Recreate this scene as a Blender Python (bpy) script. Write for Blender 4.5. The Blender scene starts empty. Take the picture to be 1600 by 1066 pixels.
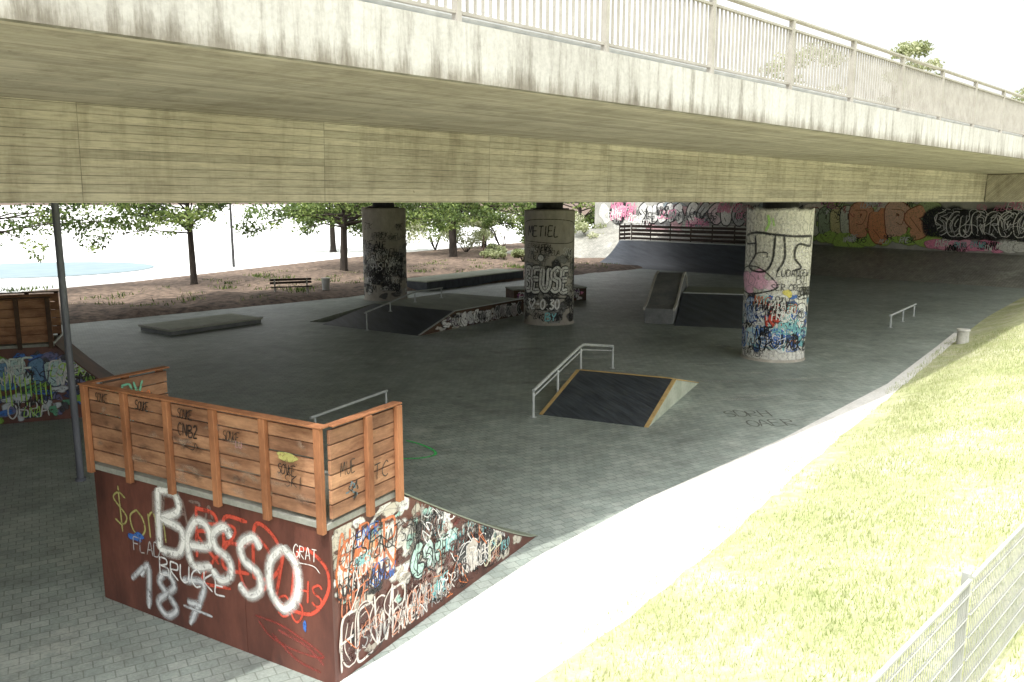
import bpy, math, random, bmesh
import numpy as np
from mathutils import Vector
random.seed(7); rng=np.random.default_rng(7)
sc=bpy.context.scene
col=sc.collection
sc.view_settings.view_transform='Standard'; sc.view_settings.look='None'; sc.view_settings.exposure=0
R2=math.sqrt(.5)
def SC(s,c,z=0): return Vector((R2*(s-c),R2*(s+c),z))
# ---------------------------------------------------------------- materials
def nmat(name):
    m=bpy.data.materials.new(name); m.use_nodes=True
    nt=m.node_tree; nt.nodes.clear()
    out=nt.nodes.new('ShaderNodeOutputMaterial'); b=nt.nodes.new('ShaderNodeBsdfPrincipled')
    nt.links.new(b.outputs[0],out.inputs[0])
    return m,nt,b,out
def ad(nt,t,**k):
    n=nt.nodes.new(t)
    for a,v in k.items(): setattr(n,a,v)
    return n
def L(nt,a,b): nt.links.new(a,b)
def c4(c): return (c[0],c[1],c[2],1)
def pos(nt,scale=(1,1,1),rot=0):
    g=ad(nt,'ShaderNodeNewGeometry'); m=ad(nt,'ShaderNodeMapping')
    m.vector_type='POINT'
    r=ad(nt,'ShaderNodeVectorRotate'); r.rotation_type='Z_AXIS'; r.inputs['Angle'].default_value=rot
    L(nt,g.outputs['Position'],r.inputs['Vector']); L(nt,r.outputs[0],m.inputs['Vector'])
    m.inputs['Scale'].default_value=scale
    return m.outputs[0]
def noise(nt,v,scale,detail=4,rough=.6):
    n=ad(nt,'ShaderNodeTexNoise'); n.inputs['Scale'].default_value=scale; n.inputs['Detail'].default_value=detail; n.inputs['Roughness'].default_value=rough
    L(nt,v,n.inputs['Vector']); return n.outputs['Fac']
def ramp(nt,f,stops):
    r=ad(nt,'ShaderNodeValToRGB'); cr=r.color_ramp
    while len(cr.elements)<len(stops): cr.elements.new(.5)
    for e,(p,c) in zip(cr.elements,stops):
        e.position=p; e.color=c4(c) if hasattr(c,'__len__') else (c,c,c,1)
    L(nt,f,r.inputs[0]); return r.outputs[0]
def mix(nt,f,a,b,bt='MIX'):
    m=ad(nt,'ShaderNodeMix'); m.data_type='RGBA'; m.blend_type=bt
    for sock,v in ((m.inputs[0],f),(m.inputs[6],a),(m.inputs[7],b)):
        if isinstance(v,(int,float)): sock.default_value=v
        elif isinstance(v,tuple): sock.default_value=c4(v)
        else: L(nt,v,sock)
    return m.outputs[2]
def bump(nt,h,b,st=.3,d=.02):
    n=ad(nt,'ShaderNodeBump'); n.inputs['Strength'].default_value=st; n.inputs['Distance'].default_value=d
    L(nt,h,n.inputs['Height']); L(nt,n.outputs[0],b.inputs['Normal'])
def simple(name,a,b2,scale=3,rough=.7,metal=0,streak=None,bst=.2,fine=True,island=0):
    m,nt,b,o=nmat(name)
    p=pos(nt,streak or (1,1,1),math.radians(-30))
    f=noise(nt,p,scale,6,.65)
    c=ramp(nt,f,[(.3,a),(.7,b2)])
    if fine:
        f2=noise(nt,p,scale*9,3,.7); c=mix(nt,.5,c,ramp(nt,f2,[(.3,.55),(.7,1.0)]),'MULTIPLY')
        bump(nt,f2,b,bst,.01)
    if island:
        g=ad(nt,'ShaderNodeNewGeometry'); c=mix(nt,island,c,ramp(nt,g.outputs['Random Per Island'],[(0,(.45,.4,.4)),(.5,(.9,.85,.82)),(1,(1.3,1.3,1.25))]),'MULTIPLY')
    L(nt,c,b.inputs['Base Color']); b.inputs['Roughness'].default_value=rough; b.inputs['Metallic'].default_value=metal
    return m
def boardconc(name,dark,light,roww=.1,brickw=3.4,mort=.35,fine=.55):
    m,nt,b,o=nmat(name)
    p=pos(nt,(1,1,1),math.radians(-45))
    sx=ad(nt,'ShaderNodeSeparateXYZ'); L(nt,p,sx.inputs[0])
    a=ad(nt,'ShaderNodeMath',operation='ADD'); L(nt,sx.outputs[1],a.inputs[0]); L(nt,sx.outputs[2],a.inputs[1])
    cx=ad(nt,'ShaderNodeCombineXYZ'); L(nt,sx.outputs[0],cx.inputs[0]); L(nt,a.outputs[0],cx.inputs[1])
    br=ad(nt,'ShaderNodeTexBrick'); br.offset=0; br.squash=1
    L(nt,cx.outputs[0],br.inputs['Vector'])
    br.inputs['Scale'].default_value=1; br.inputs['Brick Width'].default_value=brickw; br.inputs['Row Height'].default_value=roww
    br.inputs['Mortar Size'].default_value=.007; br.inputs['Mortar Smooth'].default_value=.7
    br.inputs['Color1'].default_value=(.68,.68,.68,1); br.inputs['Color2'].default_value=(1,1,1,1); br.inputs['Mortar'].default_value=(mort,)*3+(1,)
    n1=noise(nt,p,.5,7,.7); n2=noise(nt,pos(nt,(1.2,10,14),math.radians(-45)),3,5,.7)
    c=ramp(nt,n1,[(.3,dark),(.7,light)])
    nj=ramp(nt,noise(nt,pos(nt,(.5,2,3),math.radians(-45)),1.5,4,.6),[(.3,.5),(.55,1)])
    c=mix(nt,nj,c,mix(nt,1.0,c,br.outputs['Color'],'MULTIPLY'))
    c=mix(nt,fine,c,ramp(nt,n2,[(.3,.4),(.6,1.05)]),'MULTIPLY')
    st=noise(nt,pos(nt,(1.8,1,.35),math.radians(-45)),1.6,7,.7)
    c=mix(nt,.5,c,ramp(nt,st,[(.3,(.42,.39,.33)),(.52,(1,1,1))]),'MULTIPLY')
    vo=noise(nt,pos(nt),9,2,.5); c=mix(nt,ramp(nt,vo,[(.2,.7),(.25,0)]),c,(.1,.08,.06))
    L(nt,c,b.inputs['Base Color']); b.inputs['Roughness'].default_value=.9
    bump(nt,br.outputs['Fac'],b,-.6,.01)
    return m
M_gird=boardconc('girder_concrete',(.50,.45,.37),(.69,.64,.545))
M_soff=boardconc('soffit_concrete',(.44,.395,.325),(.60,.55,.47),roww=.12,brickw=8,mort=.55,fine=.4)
def fasciamat():
    m,nt,b,o=nmat('fascia_concrete')
    v=pos(nt,(1,1,.12),math.radians(-45)); st=noise(nt,v,5,8,.75)
    n1=noise(nt,pos(nt),.6,6,.6); n3=noise(nt,pos(nt),22,4,.7)
    c=ramp(nt,n1,[(.3,(.43,.42,.40)),(.7,(.57,.565,.545))])
    c=mix(nt,.65,c,ramp(nt,st,[(.33,(.36,.34,.30)),(.53,(1,1,1))]),'MULTIPLY')
    c=mix(nt,.4,c,ramp(nt,n3,[(.3,.55),(.6,1.0)]),'MULTIPLY')
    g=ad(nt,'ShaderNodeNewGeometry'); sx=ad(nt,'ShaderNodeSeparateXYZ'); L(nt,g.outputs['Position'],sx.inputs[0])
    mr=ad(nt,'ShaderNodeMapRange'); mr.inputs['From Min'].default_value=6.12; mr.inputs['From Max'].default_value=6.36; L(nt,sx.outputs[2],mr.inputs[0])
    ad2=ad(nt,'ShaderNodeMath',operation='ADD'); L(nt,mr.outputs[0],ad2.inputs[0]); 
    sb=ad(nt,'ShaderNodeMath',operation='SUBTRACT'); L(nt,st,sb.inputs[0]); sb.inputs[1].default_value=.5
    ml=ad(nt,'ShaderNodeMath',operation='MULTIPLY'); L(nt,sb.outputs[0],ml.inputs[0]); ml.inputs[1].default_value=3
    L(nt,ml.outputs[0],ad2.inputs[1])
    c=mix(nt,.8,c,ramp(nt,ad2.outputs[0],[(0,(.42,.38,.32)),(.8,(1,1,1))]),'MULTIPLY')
    L(nt,c,b.inputs['Base Color']); b.inputs['Roughness'].default_value=.9; bump(nt,n3,b,.3,.01)
    return m
M_fasc=fasciamat()
def paver(name,c1,c2,mo,w=.2,h=.16,rot=-30,st=(.58,1.14)):
    m,nt,b,o=nmat(name)
    p=pos(nt,(1,1,1),math.radians(rot))
    br=ad(nt,'ShaderNodeTexBrick'); br.offset=.5; L(nt,p,br.inputs['Vector'])
    br.inputs['Scale'].default_value=1; br.inputs['Brick Width'].default_value=w; br.inputs['Row Height'].default_value=h
    br.inputs['Mortar Size'].default_value=.01; br.inputs['Mortar Smooth'].default_value=.7
    br.inputs['Color1'].default_value=c4(c1); br.inputs['Color2'].default_value=c4(c2); br.inputs['Mortar'].default_value=c4(mo)
    n1=noise(nt,pos(nt),.22,7,.65); n2=noise(nt,pos(nt),1.6,6,.7); n3=noise(nt,pos(nt),30,3,.7)
    c=mix(nt,.9,br.outputs['Color'],ramp(nt,n1,[(.3,st[0]),(.7,st[1])]),'MULTIPLY')
    c=mix(nt,.7,c,ramp(nt,n2,[(.3,.55),(.65,1.15)]),'MULTIPLY')
    c=mix(nt,.5,c,ramp(nt,n3,[(.3,.5),(.7,1.1)]),'MULTIPLY')
    n4=noise(nt,pos(nt,(1,1,1),math.radians(20)),.55,9,.75)
    c=mix(nt,ramp(nt,n4,[(.57,0),(.72,.55)]),c,(.6,.62,.56))
    n5=noise(nt,pos(nt),2.7,2,.5)
    c=mix(nt,ramp(nt,n5,[(.2,.6),(.3,0)]),c,(.06,.06,.05))
    n6=noise(nt,pos(nt,(1,.25,1),math.radians(-35)),1.1,6,.7)
    c=mix(nt,ramp(nt,n6,[(.62,0),(.75,.4)]),c,(.1,.09,.07))
    L(nt,c,b.inputs['Base Color']); b.inputs['Roughness'].default_value=.5
    bump(nt,br.outputs['Fac'],b,-.4,.008)
    return m
M_plaza=paver('plaza_pavers',(.345,.405,.37),(.45,.50,.46),(.23,.265,.235))
M_slope=paver('slope_pavers',(.34,.34,.30),(.46,.45,.40),(.18,.18,.15),rot=-45)
def grassmat():
    m,nt,b,o=nmat('grass_ground')
    n1=noise(nt,pos(nt),.6,8,.72); n2=noise(nt,pos(nt),6,5,.75)
    c=ramp(nt,n1,[(.33,(.70,.68,.52)),(.5,(.52,.54,.31)),(.7,(.38,.43,.19))])
    c=mix(nt,.7,c,ramp(nt,n2,[(.3,.45),(.65,1.1)]),'MULTIPLY')
    L(nt,c,b.inputs['Base Color']); b.inputs['Roughness'].default_value=.95; bump(nt,n2,b,.6,.04)
    return m
M_grassg=grassmat()
def blademat(name,stops,tr=.35):
    m,nt,b,o=nmat(name)
    at=ad(nt,'ShaderNodeAttribute',attribute_name='rnd')
    c=ramp(nt,at.outputs['Fac'],stops)
    L(nt,c,b.inputs['Base Color']); b.inputs['Roughness'].default_value=.7
    t=ad(nt,'ShaderNodeBsdfTranslucent'); L(nt,c,t.inputs[0])
    mx=ad(nt,'ShaderNodeMixShader'); mx.inputs[0].default_value=tr
    L(nt,b.outputs[0],mx.inputs[1]); L(nt,t.outputs[0],mx.inputs[2]); L(nt,mx.outputs[0],o.inputs[0])
    return m
M_blade=blademat('grass_blades',[(0,(.23,.30,.09)),(.45,(.46,.50,.25)),(1,(.74,.71,.52))])
M_leaf=blademat('tree_leaves',[(0,(.02,.035,.008)),(.5,(.08,.13,.025)),(1,(.34,.42,.13))],.4)
M_leafp=blademat('pale_leaves',[(0,(.16,.2,.08)),(.5,(.36,.4,.2)),(1,(.65,.65,.5))],.4)
M_bark=simple('bark',(.02,.016,.013),(.055,.042,.032),6,.95,streak=(1,1,.2))
M_soil=simple('soil_leaf_litter',(.02,.013,.01),(.28,.2,.145),2.8,.95)
M_lot=simple('pale_asphalt',(.74,.75,.74),(.86,.87,.86),.15,.9,fine=False)
M_path=simple('sunlit_path_concrete',(.70,.69,.65),(.86,.85,.81),1.5,.9)  # sunlight on the paving is put into this pale colour
M_patch=simple('painted_tree_shade',(.17,.23,.25),(.21,.27,.29),.5,.9,fine=False)  # colour of the tree shadow painted on the pale road
M_steel=simple('galvanised_steel',(.42,.45,.45),(.62,.65,.64),4,.5,.3,fine=False)
M_pole=simple('grey_painted_steel',(.12,.13,.16),(.22,.23,.27),4,.5,.2,streak=(1,1,.2))
M_rail=simple('painted_railing',(.31,.295,.255),(.43,.415,.37),4,.55,.1,fine=False)
M_colc=simple('column_concrete',(.34,.31,.26),(.62,.58,.51),.9,.9,streak=(1,1,.5))
M_dark=simple('dark_rubber',(.02,.02,.02),(.05,.05,.05),4,.8)
M_skate=simple('dark_ramp_sheet',(.035,.042,.055),(.095,.112,.135),1.6,.4,streak=(3,.35,1),bst=.05)
M_skated=simple('scuffed_dark_sheet',(.018,.022,.03),(.085,.1,.115),3.5,.45,streak=(4,.3,1),bst=.05)
M_green=simple('greenish_ramp_sheet',(.18,.21,.155),(.30,.33,.255),1.2,.6,streak=(2,.5,1),bst=.05)
M_hub=simple('grey_concrete_ledge',(.17,.18,.19),(.3,.31,.31),1.5,.7)
M_ply=simple('weathered_plywood',(.38,.42,.32),(.58,.61,.5),1.6,.8)
M_deck=simple('weathered_grey_deck',(.24,.25,.22),(.38,.38,.34),2.5,.85)
M_rust=simple('rust_brown_board',(.06,.022,.017),(.18,.065,.045),1.6,.5,streak=(1,1,.35))
M_frame=simple('orange_timber',(.20,.075,.03),(.46,.2,.09),3.5,.8,streak=(1,1,.3))
M_board=simple('reddish_boards',(.17,.072,.035),(.52,.29,.165),2.0,.8,streak=(1,.6,3),island=.6)
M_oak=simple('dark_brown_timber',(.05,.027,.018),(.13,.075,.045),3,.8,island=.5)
M_oakd=simple('blackish_brown_timber',(.025,.016,.012),(.06,.04,.03),3,.85)
M_yel=simple('yellow_edge_timber',(.44,.3,.12),(.62,.45,.2),5,.7)
M_lconc=simple('pale_concrete',(.5,.49,.44),(.7,.69,.64),2,.9)
M_wallb=simple('painted_wall_base',(.32,.32,.29),(.58,.57,.52),.4,.85)
def paintmat():
    m,nt,b,o=nmat('spray_paint')
    at=ad(nt,'ShaderNodeVertexColor',layer_name='Col')
    n=noise(nt,pos(nt),7,5,.75)
    c=mix(nt,.45,at.outputs['Color'],ramp(nt,n,[(.3,.45),(.6,1)]),'MULTIPLY')
    L(nt,c,b.inputs['Base Color']); b.inputs['Roughness'].default_value=.5
    w=ramp(nt,noise(nt,pos(nt),13,4,.8),[(.34,.25),(.48,1)])
    ml=ad(nt,'ShaderNodeMath',operation='MULTIPLY'); L(nt,at.outputs['Alpha'],ml.inputs[0]); L(nt,w,ml.inputs[1])
    t=ad(nt,'ShaderNodeBsdfTransparent'); mx=ad(nt,'ShaderNodeMixShader')
    L(nt,ml.outputs[0],mx.inputs[0]); L(nt,t.outputs[0],mx.inputs[1]); L(nt,b.outputs[0],mx.inputs[2]); L(nt,mx.outputs[0],o.inputs[0])
    return m
M_paint=paintmat()
# ---------------------------------------------------------------- mesh helpers
class Fr:
    def __init__(s,o,u,z=0):
        l=math.hypot(*u); s.o=o; s.u=(u[0]/l,u[1]/l); s.w=(-s.u[1],s.u[0]); s.z=z
    def P(s,a,b,z=0): return Vector((s.o[0]+a*s.u[0]+b*s.w[0],s.o[1]+a*s.u[1]+b*s.w[1],s.z+z))
class MB:
    def __init__(s): s.v=[]; s.f=[]; s.m=[]
    def face(s,pts,mi=0):
        i=len(s.v); s.v+= [Vector(p) for p in pts]; s.f.append(tuple(range(i,i+len(pts)))); s.m.append(mi)
    def hexa(s,b,t,mi=0):
        i=len(s.v); n=len(b); s.v+=[Vector(p) for p in b]+[Vector(p) for p in t]
        s.f.append(tuple(range(i+n-1,i-1,-1))); s.f.append(tuple(range(i+n,i+2*n)))
        for k in range(n):
            k2=(k+1)%n; s.f.append((i+k,i+k2,i+n+k2,i+n+k))
        s.m+=[mi]*(n+2)
    def box(s,F,a0,a1,b0,b1,z0,z1,mi=0):
        q=[(a0,b0),(a1,b0),(a1,b1),(a0,b1)]
        s.hexa([F.P(a,b,z0) for a,b in q],[F.P(a,b,z1) for a,b in q],mi)
    def side(s,F,prof,b0,b1,mi=0):
        s.hexa([F.P(a,b0,z) for a,z in prof],[F.P(a,b1,z) for a,z in prof],mi)
    def tube(s,pts,r,n=8,mi=0):
        pts=[Vector(p) for p in pts]; rs=r if hasattr(r,'__len__') else [r]*len(pts)
        base=len(s.v); prev=None
        for k,p in enumerate(pts):
            d=(pts[min(k+1,len(pts)-1)]-pts[max(k-1,0)]).normalized()
            if prev is None:
                up=Vector((0,0,1)) if abs(d.z)<.9 else Vector((1,0,0)); x=d.cross(up).normalized()
            else: x=(prev-d*prev.dot(d)).normalized()
            prev=x; y=d.cross(x)
            for j in range(n):
                a=2*math.pi*j/n; s.v.append(p+(x*math.cos(a)+y*math.sin(a))*rs[k])
        for k in range(len(pts)-1):
            for j in range(n):
                a=base+k*n+j; b=base+k*n+(j+1)%n; s.f.append((a,b,b+n,a+n)); s.m.append(mi)
        s.f.append(tuple(base+j for j in range(n))[::-1]); s.m.append(mi)
        e=base+(len(pts)-1)*n; s.f.append(tuple(e+j for j in range(n))); s.m.append(mi)
    def build(s,name,mats,parent=None,base=(0,0,0),smooth=False,bevel=0,label=None,cat=None,kind=None,group=None):
        if not isinstance(mats,(list,tuple)): mats=[mats]
        wb=Vector(parent['wb']) if parent is not None else Vector(base)
        me=bpy.data.meshes.new(name); me.from_pydata([tuple(p-wb) for p in s.v],[],s.f)
        for m in mats: me.materials.append(m)
        me.polygons.foreach_set('material_index',s.m)
        if smooth: me.polygons.foreach_set('use_smooth',[True]*len(s.f))
        bm=bmesh.new(); bm.from_mesh(me)
        if len(s.f)<20000: bmesh.ops.recalc_face_normals(bm,faces=bm.faces)
        bm.to_mesh(me); bm.free()
        o=bpy.data.objects.new(name,me); col.objects.link(o); o['wb']=tuple(wb)
        if parent is not None: o.parent=parent
        else: o.location=wb
        if bevel:
            mo=o.modifiers.new('Bevel','BEVEL'); mo.width=bevel; mo.segments=2; mo.limit_method='ANGLE'
        if smooth:
            try: me.set_sharp_from_angle(angle=math.radians(40))
            except Exception: pass
        tag(o,label,cat,kind,group); return o
def tag(o,label=None,cat=None,kind=None,group=None):
    if label:o['label']=label
    if cat:o['category']=cat
    if kind:o['kind']=kind
    if group:o['group']=group
def empty(name,loc,label,cat,parent=None,group=None):
    o=bpy.data.objects.new(name,None); col.objects.link(o)
    if parent is not None: o.parent=parent; o['wb']=parent['wb']
    else: o.location=loc; o['wb']=tuple(loc)
    o.empty_display_size=.3
    tag(o,label,cat,None,group); return o
# ---------------------------------------------------------------- graffiti
FONT={
'A':[[(0,0),(.28,1),(.6,0)],[(.1,.36),(.52,.4)]],
'B':[[(.02,0),(0,1)],[(0,.98),(.42,.97),(.5,.72),(.06,.52)],[(.06,.52),(.58,.42),(.52,.06),(.02,0)]],
'C':[[(.58,.85),(.35,1),(.05,.7),(.03,.3),(.3,0),(.6,.12)]],
'D':[[(0,0),(.02,1),(.45,.88),(.6,.5),(.4,.08),(0,0)]],
'E':[[(.55,1),(.03,.97),(0,.5),(.02,.02),(.58,.03)],[(0,.52),(.45,.54)]],
'e':[[(.05,.3),(.5,.38),(.45,.64),(.2,.66),(.02,.35),(.15,.03),(.56,.1)]],
'F':[[(.55,1),(.03,.97),(0,.5),(.02,0)],[(0,.52),(.45,.54)]],
'G':[[(.58,.85),(.32,1),(.04,.7),(.03,.3),(.3,0),(.58,.15),(.58,.45),(.32,.45)]],
'H':[[(0,0),(.03,1)],[(.55,0),(.57,1)],[(0,.48),(.57,.52)]],
'I':[[(.1,0),(.13,1)]],'J':[[(.5,1),(.52,.2),(.25,0),(.02,.2)]],
'K':[[(0,0),(.03,1)],[(.55,1),(.05,.48),(.58,0)]],
'L':[[(.03,1),(0,.03),(.5,0)]],
'M':[[(0,0),(.08,1),(.33,.35),(.6,1),(.7,0)]],
'N':[[(0,0),(.05,1),(.52,0),(.57,1)]],
'O':[[(.3,1),(.03,.7),(.05,.25),(.32,0),(.58,.28),(.56,.75),(.28,1)]],
'o':[[(.3,.66),(.03,.45),(.06,.12),(.32,0),(.55,.2),(.52,.5),(.28,.66)]],
'm':[[(0,0),(.02,.6)],[(.02,.5),(.2,.66),(.3,.5),(.3,.02)],[(.3,.5),(.48,.66),(.58,.5),(.58,0)]],
'P':[[(.02,0),(0,1)],[(0,.98),(.45,.95),(.5,.62),(.04,.5)]],
'R':[[(.02,0),(0,1)],[(0,.98),(.45,.95),(.48,.62),(.04,.5),(.55,0)]],
'S':[[(.55,.85),(.35,1),(.06,.82),(.12,.58),(.48,.42),(.52,.15),(.25,0),(0,.14)]],
'T':[[(0,.97),(.6,1)],[(.3,.98),(.28,0)]],
'U':[[(0,1),(.02,.25),(.28,0),(.55,.25),(.57,1)]],
'V':[[(0,1),(.28,0),(.58,1)]],'W':[[(0,1),(.15,0),(.33,.6),(.52,0),(.7,1)]],
'X':[[(0,0),(.55,1)],[(0,1),(.57,0)]],'Y':[[(0,1),(.28,.5),(.57,1)],[(.28,.5),(.26,0)]],
'Z':[[(0,1),(.57,.98),(.02,.03),(.6,0)]],
'0':[[(.28,1),(.04,.7),(.05,.25),(.3,0),(.53,.28),(.52,.75),(.27,1)]],
'1':[[(.02,.72),(.25,1),(.24,0)]],'2':[[(.03,.8),(.28,1),(.5,.75),(.02,.02),(.56,.02)]],
'3':[[(.03,.92),(.45,.9),(.18,.55),(.52,.3),(.3,0),(0,.12)]],
'7':[[(0,.97),(.57,1),(.2,0)],[(.12,.5),(.5,.52)]],
'8':[[(.3,.52),(.07,.75),(.28,1),(.5,.77),(.28,.52),(.03,.25),(.28,0),(.55,.24),(.3,.52)]],
'-':[[(.05,.5),(.45,.5)]],'.':[[(.2,0),(.24,.05)]],
'$':[[(.55,.8),(.3,.92),(.06,.75),(.5,.35),(.3,.1),(0,.2)],[(.32,1.1),(.25,-.1)]],
"'":[[(.1,1),(.12,.8)]],':':[[(.1,1.15),(.12,1.2)],[(.4,1.15),(.42,1.2)]],' ':[]}
def catmull(p,n=7):
    if len(p)<3:
        p=[p[0],((p[0][0]+p[1][0])/2,(p[0][1]+p[1][1])/2),p[1]]
    q=[(2*p[0][0]-p[1][0],2*p[0][1]-p[1][1])]+list(p)+[(2*p[-1][0]-p[-2][0],2*p[-1][1]-p[-2][1])]
    out=[]
    for i in range(1,len(q)-2):
        for k in range(n):
            t=k/n; r=[]
            for d in (0,1):
                a,b,c,e=q[i-1][d],q[i][d],q[i+1][d],q[i+2][d]
                r.append(.5*(2*b+(c-a)*t+(2*a-5*b+4*c-e)*t*t+(3*b-a-3*c+e)*t**3))
            out.append(tuple(r))
    out.append(tuple(p[-1])); return out
class Graf:
    def __init__(s,mapf,off0=.004,step=.00006,clip=None): s.map=mapf; s.v=[]; s.f=[]; s.c=[]; s.off=off0; s.step=step; s.clip=clip
    def cl(s,x,y): return s.clip(x,y) if s.clip else (x,y)
    def stroke(s,pts,w,color,soft=.45,alpha=1):
        p=catmull(pts); n=len(p); base=len(s.v); s.off+=s.step
        for k,(x,y) in enumerate(p):
            a=p[max(k-1,0)]; b=p[min(k+1,n-1)]; dx,dy=b[0]-a[0],b[1]-a[1]; l=math.hypot(dx,dy) or 1
            nx,ny=-dy/l,dx/l; ww=w*.5*(.55 if k in(0,n-1) else 1)
            for q,al in ((-1,0),(-(1-soft),1),((1-soft),1),(1,0)):
                X,Y=s.cl(x+nx*ww*q,y+ny*ww*q); s.v.append(s.map(X,Y,s.off+k*s.step*.02)); s.c.append((*color,al*alpha))
        for k in range(n-1):
            for j in range(3):
                a=base+k*4+j; s.f.append((a,a+1,a+5,a+4))
    def text(s,t,x,y,h,w,color,sx=1.0,gap=.18,jit=.04,slant=.08,drop=0,soft=.45,rnd=None,alpha=1):
        rn=rnd or random; cx=x
        for ch in t:
            st=FONT.get(ch,[]); jx=rn.uniform(-jit,jit); jy=rn.uniform(-jit,jit)
            ww=.3
            for k in st:
                for q in k: ww=max(ww,q[0])
            for k in st:
                s.stroke([(cx+h*sx*(q[0]+slant*q[1]+jx+rn.uniform(-jit,jit)*.4),y+h*(q[1]+jy+rn.uniform(-jit,jit)*.4)) for q in k],w,color,soft,alpha)
            cx+=h*sx*(ww+gap); y+=drop
        return cx
    def bubble(s,t,x,y,h,fill,line,w,lw,sx=.8,gap=.3,inner=.02):
        sd=random.random()
        for wd,c,so in ((w+2*lw,line,.05),(w,fill,.06),(inner,line,.3)):
            s.text(t,x,y,h,wd,c,sx,gap,.05,.1,soft=so,rnd=random.Random(sd))
    def piece(s,x0,x1,y0,y1,n,fill,line,seed,lw=.05,hl=None):
        r=random.Random(seed); W_=(x1-x0)/n
        for k in range(n):
            x=x0+(k+.5)*W_; pts=[]; m=r.choice([0,1,2,3])
            yb,yt=y0+(y1-y0)*.14,y1-(y1-y0)*.14; a=W_*.27
            if m==0: pts=[(x-a,yb),(x-a*1.1,yt),(x+a,yt*.97+yb*.03),(x+a*.9,(yb+yt)/2),(x-a*.5,(yb+yt)/2),(x+a,yb)]
            if m==1: pts=[(x+a,yt),(x-a,yt*.8+yb*.2),(x+a*.3,(yb+yt)/2),(x+a,yb*.8+yt*.2),(x-a,yb)]
            if m==2: pts=[(x-a,yt),(x-a*.9,yb*.8+yt*.2),(x+a*.4,yb),(x+a,yt)]
            if m==3: pts=[(x+a,yt*.9+yb*.1),(x,yt),(x-a,(yt+yb)/2),(x,yb),(x+a,yb*.7+yt*.3)]
            pts=[(px+r.uniform(-.1,.1)*W_,py+r.uniform(-.06,.06)*(y1-y0)) for px,py in pts]
            f=fill[k%len(fill)] if isinstance(fill,list) else fill
            s.stroke(pts,W_*.62+lw*2,line,.05); s.stroke(pts,W_*.62,f,.05)
            if hl: s.stroke([(px+.1*W_,py+.04) for px,py in pts],W_*.1,hl,.3)
            s.stroke([(px-.04*W_,py-.02) for px,py in pts[1:-1]],lw*.7,line,.2)
    def blob(s,x,y,rx,ry,color,rough=.25,soft=.15,alpha=1,n=22):
        s.off+=s.step; base=len(s.v); ph=[random.uniform(0,6.28) for _ in range(3)]
        s.v.append(s.map(*s.cl(x,y),s.off)); s.c.append((*color,alpha))
        for ring,al in ((1-soft,alpha),(1,0)):
            for k in range(n):
                a=2*math.pi*k/n; r=ring*(1+rough*(.5*math.sin(2*a+ph[0])+.35*math.sin(3*a+ph[1])+.25*math.sin(5*a+ph[2])))
                s.v.append(s.map(*s.cl(x+rx*r*math.cos(a),y+ry*r*math.sin(a)),s.off)); s.c.append((*color,al))
        for k in range(n):
            k2=(k+1)%n; s.f.append((base,base+1+k,base+1+k2)); s.f.append((base+1+k,base+1+n+k,base+1+n+k2,base+1+k2))
    def scrib(s,x0,x1,y0,y1,n,w,cols,seed=1,sz=None):
        r=random.Random(seed)
        for _ in range(n):
            x=r.uniform(x0,x1); y=r.uniform(y0,y1); sc_=sz or min(x1-x0,y1-y0)*.35; pts=[(x,y)]
            for k in range(r.randint(3,6)):
                x+=r.uniform(-.6,1)*sc_*.7; y+=r.uniform(-1,1)*sc_*.7
                x=min(max(x,x0),x1); y=min(max(y,y0),y1); pts.append((x,y))
            s.stroke(pts,w*r.uniform(.7,1.3),r.choice(cols))
    def tags(s,x0,x1,y0,y1,n,h,w,cols,seed=1):
        r=random.Random(seed)
        for _ in range(n):
            t=''.join(r.choice('SOMKERUTAZLWNF') for _ in range(r.randint(3,5))); hh=h*r.uniform(.7,1.4)
            s.text(t,r.uniform(x0,max(x0,x1-hh*2.4)),r.uniform(y0,max(y0,y1-hh)),hh,w*hh/h,r.choice(cols),r.uniform(.6,1),.05,.09,r.uniform(0,.3),drop=r.uniform(-.04,.04)*hh,rnd=r)
    def build(s,parent,name='graffiti'):
        wb=Vector(parent['wb']); me=bpy.data.meshes.new(name)
        me.from_pydata([tuple(Vector(p)-wb) for p in s.v],[],s.f)
        a=me.color_attributes.new('Col','FLOAT_COLOR','POINT'); a.data.foreach_set('color',np.array(s.c,dtype=np.float32).ravel())
        me.materials.append(M_paint); o=bpy.data.objects.new(name,me); col.objects.link(o); o.parent=parent; o['wb']=parent['wb']; return o
def plane_map(o,ax,up,nrm):
    o,ax,up,nrm=map(Vector,(o,ax,up,nrm))
    return lambda x,y,f:o+ax*x+up*y+nrm*f
def cyl_map(cx,cy,rf):
    ph=math.atan2(-cy,-cx)
    return lambda x,y,f:Vector((cx+(rf(y)+f)*math.cos(ph+x/rf(y)),cy+(rf(y)+f)*math.sin(ph+x/rf(y)),y))
W=(.85,.85,.82);K=(.012,.012,.014);RED=(.6,.06,.03);ORG=(.7,.2,.06);PNK=(.8,.3,.45);GRN=(.2,.5,.1);BLU=(.05,.16,.5);CYN=(.25,.6,.62);YEL=(.75,.65,.15);PUR=(.3,.1,.35);GY=(.35,.35,.34);DR=(.07,.02,.015)
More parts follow.
